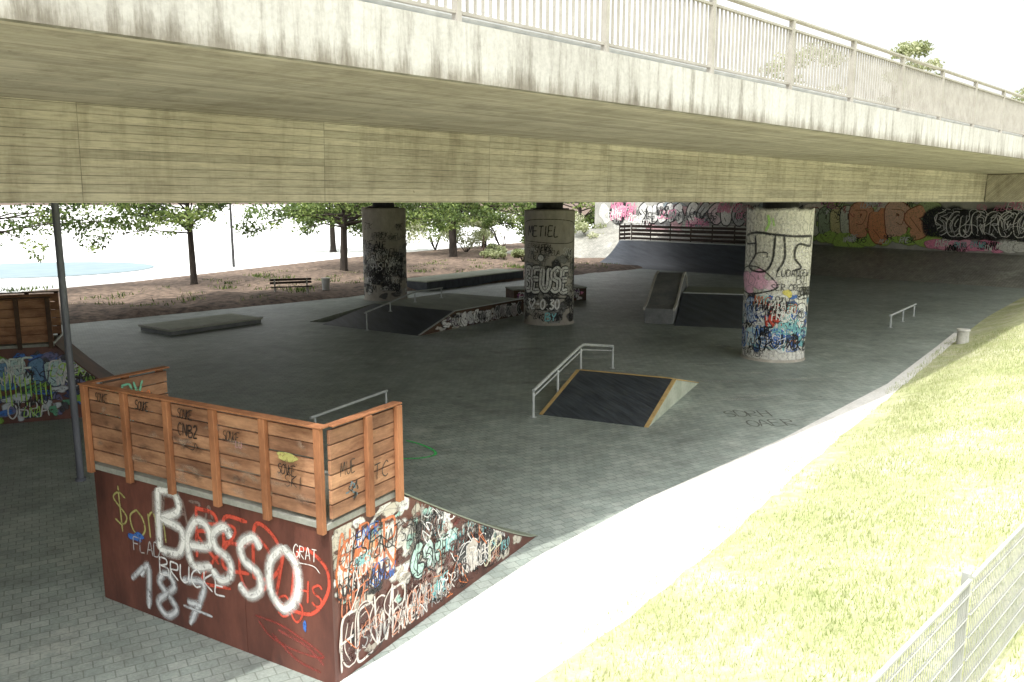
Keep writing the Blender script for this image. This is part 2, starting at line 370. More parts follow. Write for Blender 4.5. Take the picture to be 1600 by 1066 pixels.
# ---------------------------------------------------------------- world, sun, camera
w=bpy.data.worlds.new("World"); sc.world=w; w.use_nodes=True; nt=w.node_tree; bg=nt.nodes['Background']
sky=nt.nodes.new('ShaderNodeTexSky'); sky.sky_type='NISHITA'; sky.sun_disc=False
cc_,ss_=.27,.42
trav=Vector((R2*(ss_-cc_),R2*(ss_+cc_),-1)).normalized()
sky.sun_elevation=math.asin(-trav.z); sky.sun_rotation=math.atan2(-trav.x,-trav.y)%(2*math.pi)
sky.air_density=1.5; sky.dust_density=5; sky.ozone_density=1
hs=nt.nodes.new('ShaderNodeHueSaturation'); hs.inputs['Saturation'].default_value=.1; hs.inputs['Value'].default_value=2.45
nt.links.new(sky.outputs[0],hs.inputs['Color']); nt.links.new(hs.outputs[0],bg.inputs[0]); bg.inputs[1].default_value=.15
sl=bpy.data.lights.new('sun','SUN'); sl.energy=3.7; sl.angle=math.radians(.5); sl.color=(1,.96,.89)
so=bpy.data.objects.new('sun',sl); col.objects.link(so); so.rotation_euler=trav.to_track_quat('-Z','Y').to_euler(); so.location=(0,0,40)
cam=bpy.data.cameras.new('camera'); co=bpy.data.objects.new('camera',cam); col.objects.link(co)
co.location=(0,0,5); co.rotation_euler=(math.radians(90-9.76),0,0); cam.lens=28.5; cam.sensor_width=36; cam.clip_end=5000; cam.clip_start=.05
sc.camera=co
# ---------------------------------------------------------------- ground
def toe(s):
    xs=[-30,5,8.8,11.7,15.2,19,25,31,40,50,62,100]; ys=[5.2,5.45,5.75,6.25,6.85,7.35,8.2,9.1,10.3,11.2,12,14]
    v=sum(float(np.interp(s+d,xs,ys)) for d in (-2,-1,0,1,2))/5
    return v+.015*math.sin(s*2.3)+.02*math.sin(s*7.1+1)
def bankh(s,c):
    d=toe(s)-c
    if d<0: return -.03
    k=float(np.interp(s,[0,9,16,25,40],[.19,.2,.21,.3,.42]))
    h=k*d*min(1,.35+d*.4); h=2.6*(1-math.exp(-h/2.6)) if h>0 else h
    return h+.012*math.sin(s*1.3+c)*math.sin(c*1.7)*min(1,d*.4)-.01
m=MB(); m.face([(-1500,-1500,-.08),(1500,-1500,-.08),(1500,2500,-.08),(-1500,2500,-.08)]); m.build('ground',M_soil,kind='structure')
m=MB()
ss=np.arange(-30,60.1,2)
for a,b in zip(ss[:-1],ss[1:]):
    m.face([SC(a,toe(a)-.6),SC(b,toe(b)-.6),SC(b,36.6+ .3*math.sin(b)),SC(a,36.6+.3*math.sin(a))])
m.build('plaza_pavement',M_plaza,kind='structure')
m=MB(); ss=np.arange(-12,34.1,1)
pe=lambda s:float(np.interp(s,[-12,3,5,8,11,16,23,30,34],[6.6,6.7,6.9,7.45,7.7,7.75,8.2,9.2,9.8]))
for a,b in zip(ss[:-1],ss[1:]): m.face([SC(a,toe(a)-.5,.004),SC(b,toe(b)-.5,.004),SC(b,pe(b),.004),SC(a,pe(a),.004)])
m.build('sunlit_path',M_path,kind='structure')  # sunlit paving painted as a paler strip up to the shadow edge
m=MB(); SS=list(np.arange(-12,30,.5))+list(np.arange(30,101,2)); ds=[-.12,0,.15,.4,.8,1.2,1.7,2.3,3,3.8,4.6,5.5,6.5,8,10,13,18,25,40,70]
for s_ in SS:
    for d in ds:
        c=toe(s_)-d; m.v.append(SC(s_,c,bankh(s_,c)))
nd=len(ds)
for i in range(len(SS)-1):
    for j in range(nd-1):
        a=i*nd+j; m.f.append((a,a+1,a+nd+1,a+nd)); m.m.append(0)
m.build('grass_bank_terrain',M_grassg,smooth=True,kind='structure')
m=MB(); xs=np.arange(-30,90,1.5); cs=[36.3,37,38.5,40.5,43,46,49,52]
for s_ in xs:
    far=float(np.interp(s_,[-30,11,19,43,90],[50,51,53,63,75]))
    for j,c in enumerate(cs):
        cc=c if j==0 else 36.3+(far-36.3)*(c-36.3)/(52-36.3)
        m.v.append(SC(s_,cc,-.03 if j==0 else (.02 if j==7 else .14+.1*math.sin(s_*.9+j)+.08*math.sin(s_*2.3+j*2))))
for i in range(len(xs)-1):
    for j in range(7):
        a=i*8+j; m.f.append((a,a+8,a+9,a+1)); m.m.append(0)
m.build('leaf_litter_soil_terrain',M_soil,smooth=True,kind='structure')
m=MB()
m.face([SC(-1200,50,-.01),SC(11,51,-.01),SC(19,53,-.01),SC(43,63,-.01),SC(90,75,-.01),SC(160,110,-.01),SC(900,1200,-.01),SC(-1200,1200,-.01)])
m.build('pale_road_surface',M_lot,kind='structure')
m=MB(); m.face([(-35.5+8.2*math.cos(a),60.5+7.5*math.sin(a),.03) for a in np.linspace(0,2*math.pi,49)[:-1]]); m.build('tree_shade_oval',M_patch,kind='structure')  # tree shadow on the road, painted as a flat bluish oval
def wb_(c): return float(np.interp(c,[8,13.6,27,47,50,58],[1.5,1.65,1.85,2.67,2.4,-.05]))
m=MB(); cs=np.arange(6,58.1,2)
for c in cs:
    for t,s_ in ((0,54.3),(.02,54.6),(.5,57.3),(1,60.2),(1,62)):
        m.v.append(SC(s_+ (0 if c<46 else -(c-46)*.2),c,wb_(c)*t-.03*(t==0)))
for i in range(len(cs)-1):
    for j in range(4):
        a=i*5+j; m.f.append((a,a+1,a+6,a+5)); m.m.append(0)
m.build('paved_embankment_terrain',M_slope,smooth=True,kind='structure')
# ---------------------------------------------------------------- bridge
FB=Fr((0,0),(R2,R2))
bridge=empty('road_bridge',SC(24,22,0),'wide board-marked concrete road bridge on round piers','bridge')
S0,S1=-26,62
def prism_sc(m,prof,s0,s1,mi=0): m.hexa([FB.P(s0,c,z) for c,z in prof],[FB.P(s1,c,z) for c,z in prof],mi)
m=MB(); prism_sc(m,[(6.12,6.15),(10.6,6.17),(40,6.17),(40,6.6),(6.5,6.62),(6.12,6.62)],S0,S1)
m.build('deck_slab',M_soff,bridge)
m=MB(); prism_sc(m,[(6.02,6.13),(6.115,6.13),(6.115,6.625),(6.5,6.625),(6.5,6.67),(6.02,6.67)],S0,S1)
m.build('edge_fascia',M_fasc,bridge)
for c0,c1 in ((10.8,14.2),(21.3,24.4),(33,36.2)):
    m=MB(); prism_sc(m,[(c0,4.985),(c1,4.985),(c1,6.165),(c0-.05,6.165)],S0,S1); m.build('girder',M_gird,bridge)
m=MB(); prism_sc(m,[(7.0,4.98),(10.75,4.98),(10.75,6.145),(7.0,6.145)],39.8,41.2); m.build('cross_beam',M_gird,bridge,bevel=.02)
m=MB(); prism_sc(m,[(14.25,5.1),(33,5.1),(33,6.16),(14.25,6.16)],23.8,26.2); m.build('cross_beam',M_gird,bridge)
rl=empty('bridge_railing',SC(8,6.3,6.67),'pale steel baluster railing along the bridge edge','railing')
s_list=[7.8+2.3*k for k in range(-11,24)]
for i,s_ in enumerate(s_list):
    m=MB(); m.box(FB,s_-.03,s_+.03,6.22,6.3,6.672,7.75); m.box(FB,s_-.09,s_+.09,6.15,6.4,6.672,6.69)
    m.build('post',M_rail,rl)
    if i<len(s_list)-1:
        m=MB(); e=s_+2.3
        m.box(FB,s_+.03,e-.03,6.24,6.29,6.80,6.83); m.box(FB,s_+.03,e-.03,6.24,6.29,7.61,7.64)
        n=20
        for k in range(n):
            x=s_+.035+(k+1)*(2.23)/(n+1); m.box(FB,x-.009,x+.009,6.25,6.28,6.83,7.61)
        m.build('baluster_panel',M_rail,rl)
m=MB(); m.box(FB,s_list[0],s_list[-1],6.22,6.31,7.752,7.79); m.build('handrail',M_rail,rl,bevel=.008)
cb=empty('crash_barrier',SC(8,8,6.6),'pale steel crash barrier beside the bridge carriageway','barrier')
m=MB()
for z in (0,1):
    prism_sc(m,[(8.0,7.05+z*.17),(7.95,7.09+z*.17),(7.95,7.16+z*.17),(8.0,7.2+z*.17),(8.02,7.2+z*.17),(8.02,7.05+z*.17)],-20,60)
m.build('beam',M_steel,cb)
for k in range(32):
    m=MB(); m.box(FB,-18+k*2.4,-17.9+k*2.4,8.03,8.13,6.6,7.35); m.build('post',M_steel,cb)
shade_wall=empty('end_wall',SC(-4,22,0),'unseen plain wall added to shade the end of the underpass','wall')  # out-of-view wall added to block light and darken the left side
m=MB(); prism_sc(m,[(8,-.05),(40,-.05),(40,6.15),(8,6.15)],-6,-4); m.build('wall_face',M_oak,shade_wall)  # face of the added unseen shade wall
# abutment wall
wall=empty('end_wall',SC(60.6,28,2),'concrete abutment wall covered in colourful graffiti','wall')
m=MB(); prism_sc(m,[(7,-.5),(49,-.5),(49,6.16),(7,6.16)],60.0,61.5); m.build('wall_face',M_wallb,wall)
g=Graf(plane_map(SC(60,48,0),SC(0,-1),(0,0,1),SC(-1,0)),.01,.0004)
r=random.Random(3)
for x in np.arange(.5,20,.9):
    cc=r.choice([(.4,.42,.36),(.7,.7,.66),(.2,.2,.2),(.6,.6,.56),(.5,.3,.32),(.25,.3,.32)])
    g.blob(x,r.uniform(2.9,4.6),r.uniform(.9,1.6),r.uniform(.6,1.1),cc,.4)
g.blob(1.8,4.0,1.3,1.0,K); g.tags(.5,3.5,3.2,5,9,.6,.1,[W,PNK],2)
g.piece(4.2,8.8,3.2,4.9,5,(.8,.8,.77),K,4,.11); g.piece(9.2,14.5,3.2,4.8,5,[(.8,.79,.75),(.5,.5,.5),(.7,.55,.58)],K,9,.11)
g.tags(.5,20,2.8,5,34,.6,.09,[K,PNK,W,K,GY],8)
for x in np.arange(20.3,29,.9): g.blob(x,2.6+.3*math.sin(x),1.1,.8,(.45,.66,.15),.25)
for x in np.arange(20.5,29,1.3): g.blob(x,4.3,1.1,.75,r.choice([(.5,.62,.3),(.8,.72,.6),(.42,.6,.2)]),.3)
g.piece(20.0,23.4,2.4,4.6,4,[(.78,.82,.66),(.4,.5,.32),(.75,.7,.35)],(.08,.1,.06),12,.07)
g.piece(23.2,28.4,2.2,4.8,4,[(.88,.46,.27),(.86,.38,.19),(.88,.58,.42)],(.3,.07,.03),19,.07)
g.tags(20,28.5,4.5,5.3,10,.35,.05,[K,W,(.5,.15,.3)],22); g.tags(20,28.5,2.0,2.7,10,.35,.05,[(.1,.2,.06),K,W],23); g.scrib(20,23.4,2.5,4.6,10,.06,[K,(.5,.1,.1),W],24,.5)
for x in np.arange(29.2,37,1.0): g.blob(x,3.55,1.2,1.2,K,.2)
for x in np.arange(29.2,37,.9): g.blob(x,2.1,.9,.38,r.choice([(.86,.3,.48),(.7,.7,.66),(.86,.4,.56)]),.3)
g.piece(29.0,35.2,2.7,4.3,8,K,W,33,.06,hl=(.5,.5,.5))
g.scrib(29,35.4,2.7,4.5,30,.05,[W,W,K,(.5,.5,.5)],34,.7)
g.tags(29,36,1.7,2.5,14,.35,.05,[W,K,CYN,K],4); g.tags(29,36,4.3,5,6,.4,.05,[W,PNK],5)
g.build(wall)
# ---------------------------------------------------------------- columns
def column(cx,cy,r0,r1,ht,lab):
    e=empty('bridge_pier',(cx,cy,0),lab,'column',group='round concrete piers under the bridge')
    m=MB(); n=64; zs=[-.05,.02,.1,1,2,3,4,ht-.05,ht]
    rf=lambda z:r0+(r1-r0)*z/ht
    m.tube([(cx,cy,z) for z in zs],[rf(0)+.07,rf(0)+.05]+[rf(z) for z in zs[2:-1]]+[r1-.05],n)
    m.build('shaft',M_colc,e,smooth=True)
    m=MB()
    m.tube([(cx,cy,ht),(cx,cy,ht+.05),(cx,cy,ht+.06),(cx,cy,4.99)],[.8,.8,.55,.55],24)
    m.build('bearing',M_dark,e)
    return e,Graf(cyl_map(cx,cy,rf),.006,.00005)
e1,g=column(8.5,26.0,.96,1.01,4.72,'white painted round pier with tags, pink figure and blue graffiti')
for x in np.arange(-2.6,2.7,.3):
    for z in np.arange(.25,4.7,.33): g.blob(x,z,.32,.3,(.82,.8,.74),.2,.4,.9)
r=random.Random(11)
for k in range(150):
    z=.45+abs(r.gauss(0,.85))
    if z>2.15: continue
    g.blob(r.uniform(-1.7,1.5),z,r.uniform(.08,.28),r.uniform(.06,.2),r.choice([BLU,CYN,K,W,BLU,(.04,.1,.25),W,(.1,.1,.15),W,(.06,.2,.3),(.1,.1,.3),K]),.5,.2,.9)
g.piece(-1.4,-.2,1.2,1.95,3,[W,(.5,.6,.75)],(.05,.1,.3),5,.03); g.piece(-.2,1.1,1.0,1.8,3,[RED,CYN,W],K,6,.03)
g.piece(-1.3,.3,.4,1.0,4,[BLU,(.5,.7,.8),(.1,.2,.4)],W,7,.03)
g.tags(-1.4,1.4,.3,2.1,26,.26,.032,[K,W,K,CYN,W,BLU,(.6,.2,.1)],12); g.scrib(-1.4,1.4,.4,2.0,22,.03,[K,W,K,BLU,W],13,.25)
g.text('KB',.75,.35,.4,.06,K); g.text('XB',.4,.45,.3,.05,K); g.text('KAFTER',-1.0,.15,.2,.026,K,.8)
PK2=(.88,.5,.68)
g.blob(-1.05,2.5,.42,.36,PK2,.4); g.blob(-.6,2.6,.42,.28,PK2,.4); g.blob(-.15,2.45,.25,.14,(.9,.62,.75),.4); g.blob(.35,2.2,.16,.12,YEL,.4)
g.stroke([(-1.35,2.2),(-1.3,2.85),(-.75,3.0),(-.35,2.85),(.05,2.4),(-.4,2.2),(-.9,2.12),(-1.35,2.2)],.05,K)
g.stroke([(-1.2,3.95),(-.7,4.05),(-.1,4.0),(.5,3.95),(1.2,3.95)],.09,K); g.stroke([(-1.2,3.95),(-1.15,3.7),(-.7,3.72)],.07,K)
g.stroke([(-.75,3.95),(-.7,3.4),(-.95,2.95),(-.4,2.85),(-.15,3.2),(-.1,3.98)],.08,K)
g.stroke([(-.72,3.4),(-.35,3.45),(-.3,3.3)],.05,K)
g.stroke([(.15,3.95),(.2,3.3),(.0,2.85)],.08,K); g.stroke([(1.2,3.95),(1.12,3.65),(.6,3.7),(.5,3.3),(.75,3.0),(.5,2.9)],.08,K)
g.text('LUDANGEWI',.0,2.72,.2,.03,K,.95); g.text('PUT',.6,2.5,.24,.03,K); g.text('SER CRETE',-.15,2.28,.19,.028,K); g.tags(.3,1.5,2.0,2.4,3,.2,.025,[K],5)
g.stroke([(-.35,4.6),(-.3,4.35),(-.4,4.1)],.1,(.4,.68,.2)); g.stroke([(-.2,4.5),(-.15,4.25)],.06,(.4,.68,.2))
g.build(e1)
e2,g=column(1.55,33.8,1.02,1.04,4.68,'round pier with white bubble letters and black tags')
for k in range(80): g.blob(r.uniform(-1.9,1.9),r.uniform(.1,2.7),r.uniform(.25,.4),r.uniform(.15,.3),r.choice([K,(.3,.3,.28),(.12,.12,.12),(.5,.48,.42)]),.4,.3,.9)
g.tags(-1.5,1.5,2.4,3.3,18,.22,.026,[K,(.2,.2,.2),W],9)
g.bubble('BEUSE',-1.12,1.42,.9,(.84,.84,.8),K,.23,.05,.56,.24,.03)
g.tags(-1.5,1.5,.1,.5,8,.2,.03,[K,GY,K],45); g.blob(0,.88,1.4,.3,K,.05)
g.text('32-0.30',-1.0,.68,.4,.09,(.9,.9,.88),.78,jit=.01); g.text('BY',-.15,.2,.32,.07,CYN)
g.text('METIEL',-.98,3.62,.42,.055,K,.78,.16,jit=.02); g.stroke([(-1.15,3.42),(1.1,3.38),(1.15,4.18),(-1.1,4.22),(-1.15,3.42)],.035,K)
g.text('LETBRAVK',-1.1,3.15,.17,.022,K); g.blob(-.35,2.75,.14,.14,W,.05); g.stroke([(-.5,2.75),(-.35,2.92),(-.2,2.75),(-.35,2.6),(-.5,2.75)],.03,K)
g.build(e2)
e3,g=column(-6.6,42.2,1.1,1.12,4.68,'round pier with dense black and white scribbled tags')
for k in range(70): g.blob(r.uniform(-1.9,1.9),r.uniform(.2,2.5),r.uniform(.15,.35),r.uniform(.12,.25),r.choice([K,(.6,.6,.56),(.12,.12,.12),(.3,.3,.3)]),.4,.3,.9)
g.piece(-1.1,1.2,1.2,2.1,4,[(.75,.75,.7),K],K,50,.04); g.tags(-1.6,1.6,.3,3.1,40,.3,.035,[K,W,K,GY],14); g.tags(-1.5,1.5,2.8,4.4,10,.25,.025,[K,(.25,.25,.22)],15); g.build(e3)
# ---------------------------------------------------------------- quarter pipe builder
def quarter(F,W_,H,deck,run,pw,name,label,matside,matback,matride,railh,nposts,railmats,base,rows=6,nsidepost=3,gap=.014):
    e=empty(name,base,label,'skate ramp')
    prof=[(deck+run*t,H*(1-t)**pw) for t in np.linspace(0,1,14)]
    prof[-1]=(deck+run,.012)
    for b0,b1 in ((.02,.06),(W_-.06,W_-.02)):
        m=MB(); m.side(F,[(.03,0),(.03,H-.07),(deck,H-.07)]+[(a,max(z-.02,.006)) for a,z in prof[1:]]+[(deck+run,0)],b0,b1); m.build('side_panel',matside,e)
    for k in range(3):
        m=MB(); m.box(F,0,.03,W_*k/3+.004,W_*(k+1)/3-.004,0,H-.075); m.build('back_panel',matback,e)
    m=MB(); m.box(F,-.03,deck,0,W_,H-.07,H); m.build('deck',M_deck,e,bevel=.008)
    m=MB()
    for (a0,z0),(a1,z1) in zip(prof[:-1],prof[1:]):
        m.hexa([F.P(a0,0,z0-.018),F.P(a1,0,z1-.018 if z1>.03 else .002),F.P(a1,W_,z1-.018 if z1>.03 else .002),F.P(a0,W_,z0-.018)],[F.P(a0,0,z0),F.P(a1,0,z1),F.P(a1,W_,z1),F.P(a0,W_,z0)])
    m.build('riding_surface',matride,e)
    m=MB(); m.tube([F.P(deck,.0,H+.01),F.P(deck,W_,H+.01)],.03,10); m.build('coping',M_steel,e,smooth=True)
    rail=empty('railing',base,None,None,parent=e)
    bs=np.linspace(.05,W_-.05,nposts)
    for b in bs:
        m=MB(); m.box(F,-.09,-.032,b-.045,b+.045,H-.1,H+railh); m.build('post',railmats[0],rail,bevel=.008)
    rr=random.Random(5); rh=(railh-.06)/rows
    m=MB()
    for q in range(rows):
        for b0,b1 in zip(bs[:-1],bs[1:]):
            o=rr.uniform(-.006,.006); m.box(F,-.026+o,.012+o,b0+.0,b1-.004,H+.04+q*rh+rr.uniform(0,.004),H+.04+(q+1)*rh-gap*rr.uniform(.6,1.5))
    m.build('boards',railmats[1],rail,bevel=.004)
    m=MB(); m.box(F,-.095,.025,-.02,W_+.02,H+railh+.002,H+railh+.024); m.build('top_cap',railmats[0],rail,bevel=.006)
    for b,sg in ((0,-1),(W_,1)):
        for a in np.linspace(.06,deck-.05,nsidepost)[1:]:
            m=MB(); m.box(F,a-.045,a+.045,b+.03 if sg>0 else b-.09,b+.09 if sg>0 else b-.03,H-.1,H+railh); m.build('post',railmats[0],rail,bevel=.008)
        m=MB()
        for q in range(rows):
            o=rr.uniform(-.006,.006); m.box(F,.02,deck,b-.026+o,b+.014+o,H+.04+q*rh,H+.04+(q+1)*rh-gap)
        m.build('boards',railmats[1],rail,bevel=.004)
        m=MB(); m.box(F,.03,deck+.02,b-.07,b+.05,H+railh+.002,H+railh+.022); m.build('top_cap',railmats[0],rail,bevel=.006)
    return e
F1=Fr((-1.84,7.74),(.5,.866))
q1=quarter(F1,3.9,1.8,1.12,3.35,1.12,'quarter_pipe','tall brown quarter pipe with orange timber railing and graffiti',M_rust,M_rust,M_green,1.0,6,(M_frame,M_board),(-1.84,7.74,0))
up=(0,0,1)
u3=Vector((F1.u[0],F1.u[1],0)); w3=Vector((F1.w[0],F1.w[1],0))
g=Graf(plane_map(F1.P(0,3.9,0),-w3,up,-u3),.003,.0001)
FR=(.58,.085,.05)
g.text('$om',.35,1.02,.5,.035,(.4,.38,.14),.95,slant=-.1); g.blob(.75,.98,.16,.06,BLU,.5)
g.text('PLAZA',1.1,1.35,.28,.05,(.2,.14,.12),1.1)
g.text('RED',1.85,.95,.62,.065,FR,1.1,.1); g.text('ZOID',1.9,.72,.72,.055,FR,1.1,.1,slant=.2)
g.text('HS',3.42,.85,.25,.035,FR); g.text("SO",3.1,.6,.25,.035,FR,1.1)
g.stroke([(2.75,.5),(3.2,.48),(3.75,.3),(3.4,.25),(3.0,.3),(2.8,.45)],.04,(.35,.05,.04),.8,.7); g.stroke([(3.0,.35),(3.35,.15),(3.7,.1)],.05,(.3,.05,.04),.8,.7); g.stroke([(3.1,.42),(3.5,.35),(3.75,.2)],.06,(.3,.06,.05),.8,.7)
g.text('FLAD',.68,.8,.18,.02,(.45,.45,.45)); g.text('GRAT',3.38,1.34,.14,.014,W,.8); g.stroke([(3.35,1.27),(3.65,1.29),(3.75,1.23)],.012,W)
for sw,so_ in ((.14,.95),(.07,.5)): g.text('187',.74,.08,.56,sw,(.62,.64,.66),1.15,.18,soft=so_,rnd=random.Random(8),jit=.01)
g.stroke([(.6,.4),(.85,.62)],.1,(.6,.62,.64),.8)
g.stroke([(1.55,.3),(2.05,.29)],.05,(.6,.62,.64),.8)
g.blob(3.5,.58,.03,.06,BLU,.3)
B_=[('B',1.18,.92,.78),('e',1.66,.83,.86),('S',2.08,.78,.66),('S',2.52,.72,.7),('O',2.98,.69,.72)]
for sw,so_ in ((.17,.95),(.1,.5)):
    rn=random.Random(4)
    for ch,x,y,h in B_: g.text(ch,x,y,h,sw,W,.9 if ch!='O' else 1.0,soft=so_,rnd=rn,jit=.008)
g.text('BRUCKE',1.15,.6,.22,.028,(.78,.78,.78),1.2,.16,jit=.03); g.text(':',1.72,.58,.22,.028,(.78,.78,.78),.6)
g.build(q1)
def ctop(x): return (1.7 if x<1.12 else max(.02,1.8*max(0,1-(x-1.12)/3.35)**1.12-.035))
def clipf(x,y):
    x=min(max(x,.04),4.4); return x,min(max(y,.02),ctop(x))
g=Graf(plane_map(F1.P(0,.02,0),u3,up,-w3),.003,.00003,clipf)
r=random.Random(21)
for k in range(360):
    x=r.uniform(.08,3.9); z=r.uniform(.08,1.7)
    if z>ctop(x)-.03: continue
    zmin=.8+.1*math.sin(x*9) if x<1.1 else .5+.12*math.sin(x*5)
    if z>zmin or (x>3.1 and z>.1): g.blob(x,z,r.uniform(.09,.18),r.uniform(.07,.12),r.choice([W,(.7,.68,.62),(.62,.58,.5),(.5,.46,.38),(.78,.76,.7),W]),.4,.25)
for k in range(170):
    x=r.uniform(.1,3.9); z=r.uniform(.1,1.6)
    if z<ctop(x)-.05: g.blob(x,z,r.uniform(.04,.13),r.uniform(.03,.09),r.choice([K,(.4,.62,.54),(.12,.06,.045),(.2,.1,.08),(.4,.36,.3),(.16,.03,.025),(.1,.04,.03)]),.5,.3)
g.piece(.1,1.05,.95,1.5,3,[(.76,.74,.68),(.66,.42,.25)],ORG,61,.03)
g.text('SMTR',.1,.9,.62,.045,(.66,.2,.08),.6,.06); g.text('AHR',.1,1.25,.38,.035,(.66,.2,.08),.7,.1)
g.tags(.08,1.08,.7,1.65,22,.16,.018,[K,W,K,BLU,CYN,(.6,.2,.1),DR],62)
g.piece(.12,1.1,.12,.7,4,DR,(.7,.64,.58),63,.02); g.text('FEWR',.1,.1,.6,.04,(.72,.68,.62),.72,.06)
g.piece(1.35,2.3,.6,1.0,4,[(.46,.68,.6),(.55,.72,.66)],K,64,.02); g.blob(1.8,1.15,.17,.14,(.8,.8,.78),.1); g.text('S',1.75,1.08,.16,.022,K)
g.stroke([(1.62,1.15),(1.8,1.3),(1.97,1.15),(1.8,1.0),(1.62,1.15)],.02,K)
g.text('BOBE',1.45,.62,.28,.025,K,.8); g.text('LOZ',1.3,.2,.4,.035,(.6,.54,.46),.9)
g.tags(1.15,3.7,.08,1.5,64,.16,.018,[K,W,K,K,CYN,DR,GY,(.2,.1,.08)],65)
g.piece(2.3,3.2,.2,.62,4,[K,(.5,.46,.4),K],W,66,.015); g.text('EP UR',2.25,.42,.36,.04,K,.75); g.text('JPP',2.9,.15,.3,.03,(.7,.68,.5),.8)
g.tags(.1,3.4,.05,.5,16,.18,.018,[(.7,.66,.6),(.6,.3,.2),GY],67); g.scrib(.1,3.3,.1,1.6,46,.014,[K,W,ORG,K,DR],68,.3)
g.build(q1)
g=Graf(plane_map(F1.P(-.036,3.9,0),-w3,up,-u3),.004,.0001)
for k,x in enumerate((.22,.98,1.72,2.45,3.25)): g.text('SONKE:',x,2.62-.05*k*(k>2)-.18*(k==4),.11,.013,K,.75,.02,slant=.25,rnd=random.Random(k))
g.text('CNB2',1.72,2.42,.14,.02,K,.8); g.stroke([(1.72,2.33),(1.95,2.28),(2.0,2.36),(2.05,2.3)],.015,K); g.text('SKI',3.35,2.12,.13,.013,K)
g.blob(3.4,2.43,.17,.05,(.6,.6,.2),.2,alpha=.7)
g.text('LU',2.65,2.42,.07,.01,(.6,.3,.4))
for k in range(40): g.blob(random.uniform(.2,3.7),random.uniform(1.88,2.6),random.uniform(.05,.22),.05,random.choice([(.5,.36,.27),(.42,.3,.22),(.08,.05,.04)]),.5,.9,.45)
g.build(q1,'railing_graffiti')
g=Graf(plane_map(F1.P(0,-.034,0),u3,up,-w3),.004,.0001); g.text('TC',.66,2.05,.17,.016,K); g.scrib(.15,.42,1.95,2.15,6,.02,[K,(.1,.2,.25)],3); g.text('MUE',.15,2.25,.14,.013,K,.7); g.build(q1,'railing_graffiti')
g=Graf(plane_map(F1.P(0,3.9-.04,0),u3,up,-w3),.004,.0001); g.text('DIPX',.12,2.3,.4,.04,(.15,.45,.3),.6); g.tags(.1,1.0,2.0,2.7,6,.2,.02,[K,CYN,ORG],9); g.build(q1,'railing_graffiti')
FL=Fr((-11.75,17.8),(.93,.37))
q2=quarter(FL,1.3,1.8,1.35,2.3,1.5,'quarter_pipe','brown quarter pipe with bright green and blue graffiti side',M_rust,M_rust,M_rust,1.05,3,(M_oak,M_board),(-11.75,17.8,0),rows=5)
u3=Vector((*FL.u,0)); w3=Vector((*FL.w,0)); 
def clip2(x,y):
    x=min(max(x,.04),3.5); return x,min(max(y,.02),1.7 if x<1.35 else max(.03,1.8*max(0,1-(x-1.35)/2.3)**1.5-.04))
g=Graf(plane_map(FL.P(0,.02,0),u3,up,-w3),.005,.00015,clip2)
r=random.Random(2)
for k in range(130):
    x=r.uniform(.1,3.2); z=r.uniform(.1,1.6)
    g.blob(x,z,r.uniform(.08,.22),r.uniform(.06,.16),r.choice([(.1,.3,.18),(.5,.55,.6),BLU,(.2,.38,.05),(.03,.05,.15),(.03,.04,.08),(.15,.15,.3),(.05,.05,.06)]),.4,.3)
g.piece(.1,1.5,.85,1.5,4,[(.12,.25,.42),(.4,.55,.55)],(.03,.05,.12),71,.03); g.text('ORE',.15,1.0,.5,.06,(.6,.7,.65),.75,.1); g.text('OBRA',.3,.12,.36,.04,(.6,.6,.6),.8); g.tags(.1,2.4,.1,1.5,14,.25,.03,[(.6,.6,.6),BLU,(.35,.6,.1),K,K],5)
for k in range(11): g.stroke([(.2+k*.1,1.25-.04*k),(.2+k*.1,.6-.1*(k%3))],.035,(.4,.65,.1))
g.build(q2)
FQ=Fr(tuple(SC(55.6,41.5)[:2]),(-R2,-R2))
q3=quarter(FQ,15.5,1.85,1.5,3.9,2.2,'quarter_pipe','wide dark quarter pipe with a slatted brown railing',M_skate,M_oakd,M_skate,1.35,9,(M_oakd,M_oakd),tuple(SC(55.6,41.5)),rows=4,gap=.1)
# ---------------------------------------------------------------- wedge kicker with rail
FK=Fr((3.05,17.6),(.43,.903))
k1=empty('wedge_ramp',(3.05,17.6,0),'dark double-sided wedge ramp with yellow timber edges','skate ramp')
m=MB(); m.side(FK,[(0.03,0),(2.45,.6),(5.0,0)],.0,.04); m.build('side_panel',M_ply,k1)
m=MB(); m.side(FK,[(0.03,0),(2.45,.6),(5.0,0)],2.61,2.65); m.build('side_panel',M_ply,k1)
m=MB(); m.side(FK,[(0,.0),(0,.012),(2.45,.63),(2.45,.605)],.09,2.56); m.build('riding_surface',M_skated,k1)
m=MB(); m.side(FK,[(2.46,.605),(2.46,.63),(5.05,.012),(5.05,0)],.09,2.56); m.build('riding_surface',M_ply,k1)
m=MB()
for b0,b1 in ((-.01,.085),(2.565,2.66)):
    m.side(FK,[(0,.0),(0,.016),(2.45,.64),(5.05,.016),(5.05,0),(2.45,.603)],b0,b1)
m.box(FK,2.4,2.5,.09,2.56,.632,.645); m.build('edge_trim',M_yel,k1)
def grind(name,label,pts,legs,r=.03):
    e=empty(name,(pts[0][0],pts[0][1],0),label,'grind rail')
    m=MB(); m.tube(pts,r,8); m.build('bar',M_steel,e,smooth=True)
    for p,zb in legs:
        m=MB(); m.tube([(p[0],p[1],zb+.01),(p[0],p[1],p[2]-r)],r*.8,8); m.tube([(p[0],p[1],zb+.002),(p[0],p[1],zb+.012)],.09,8); m.build('leg',M_steel,e)
    return e
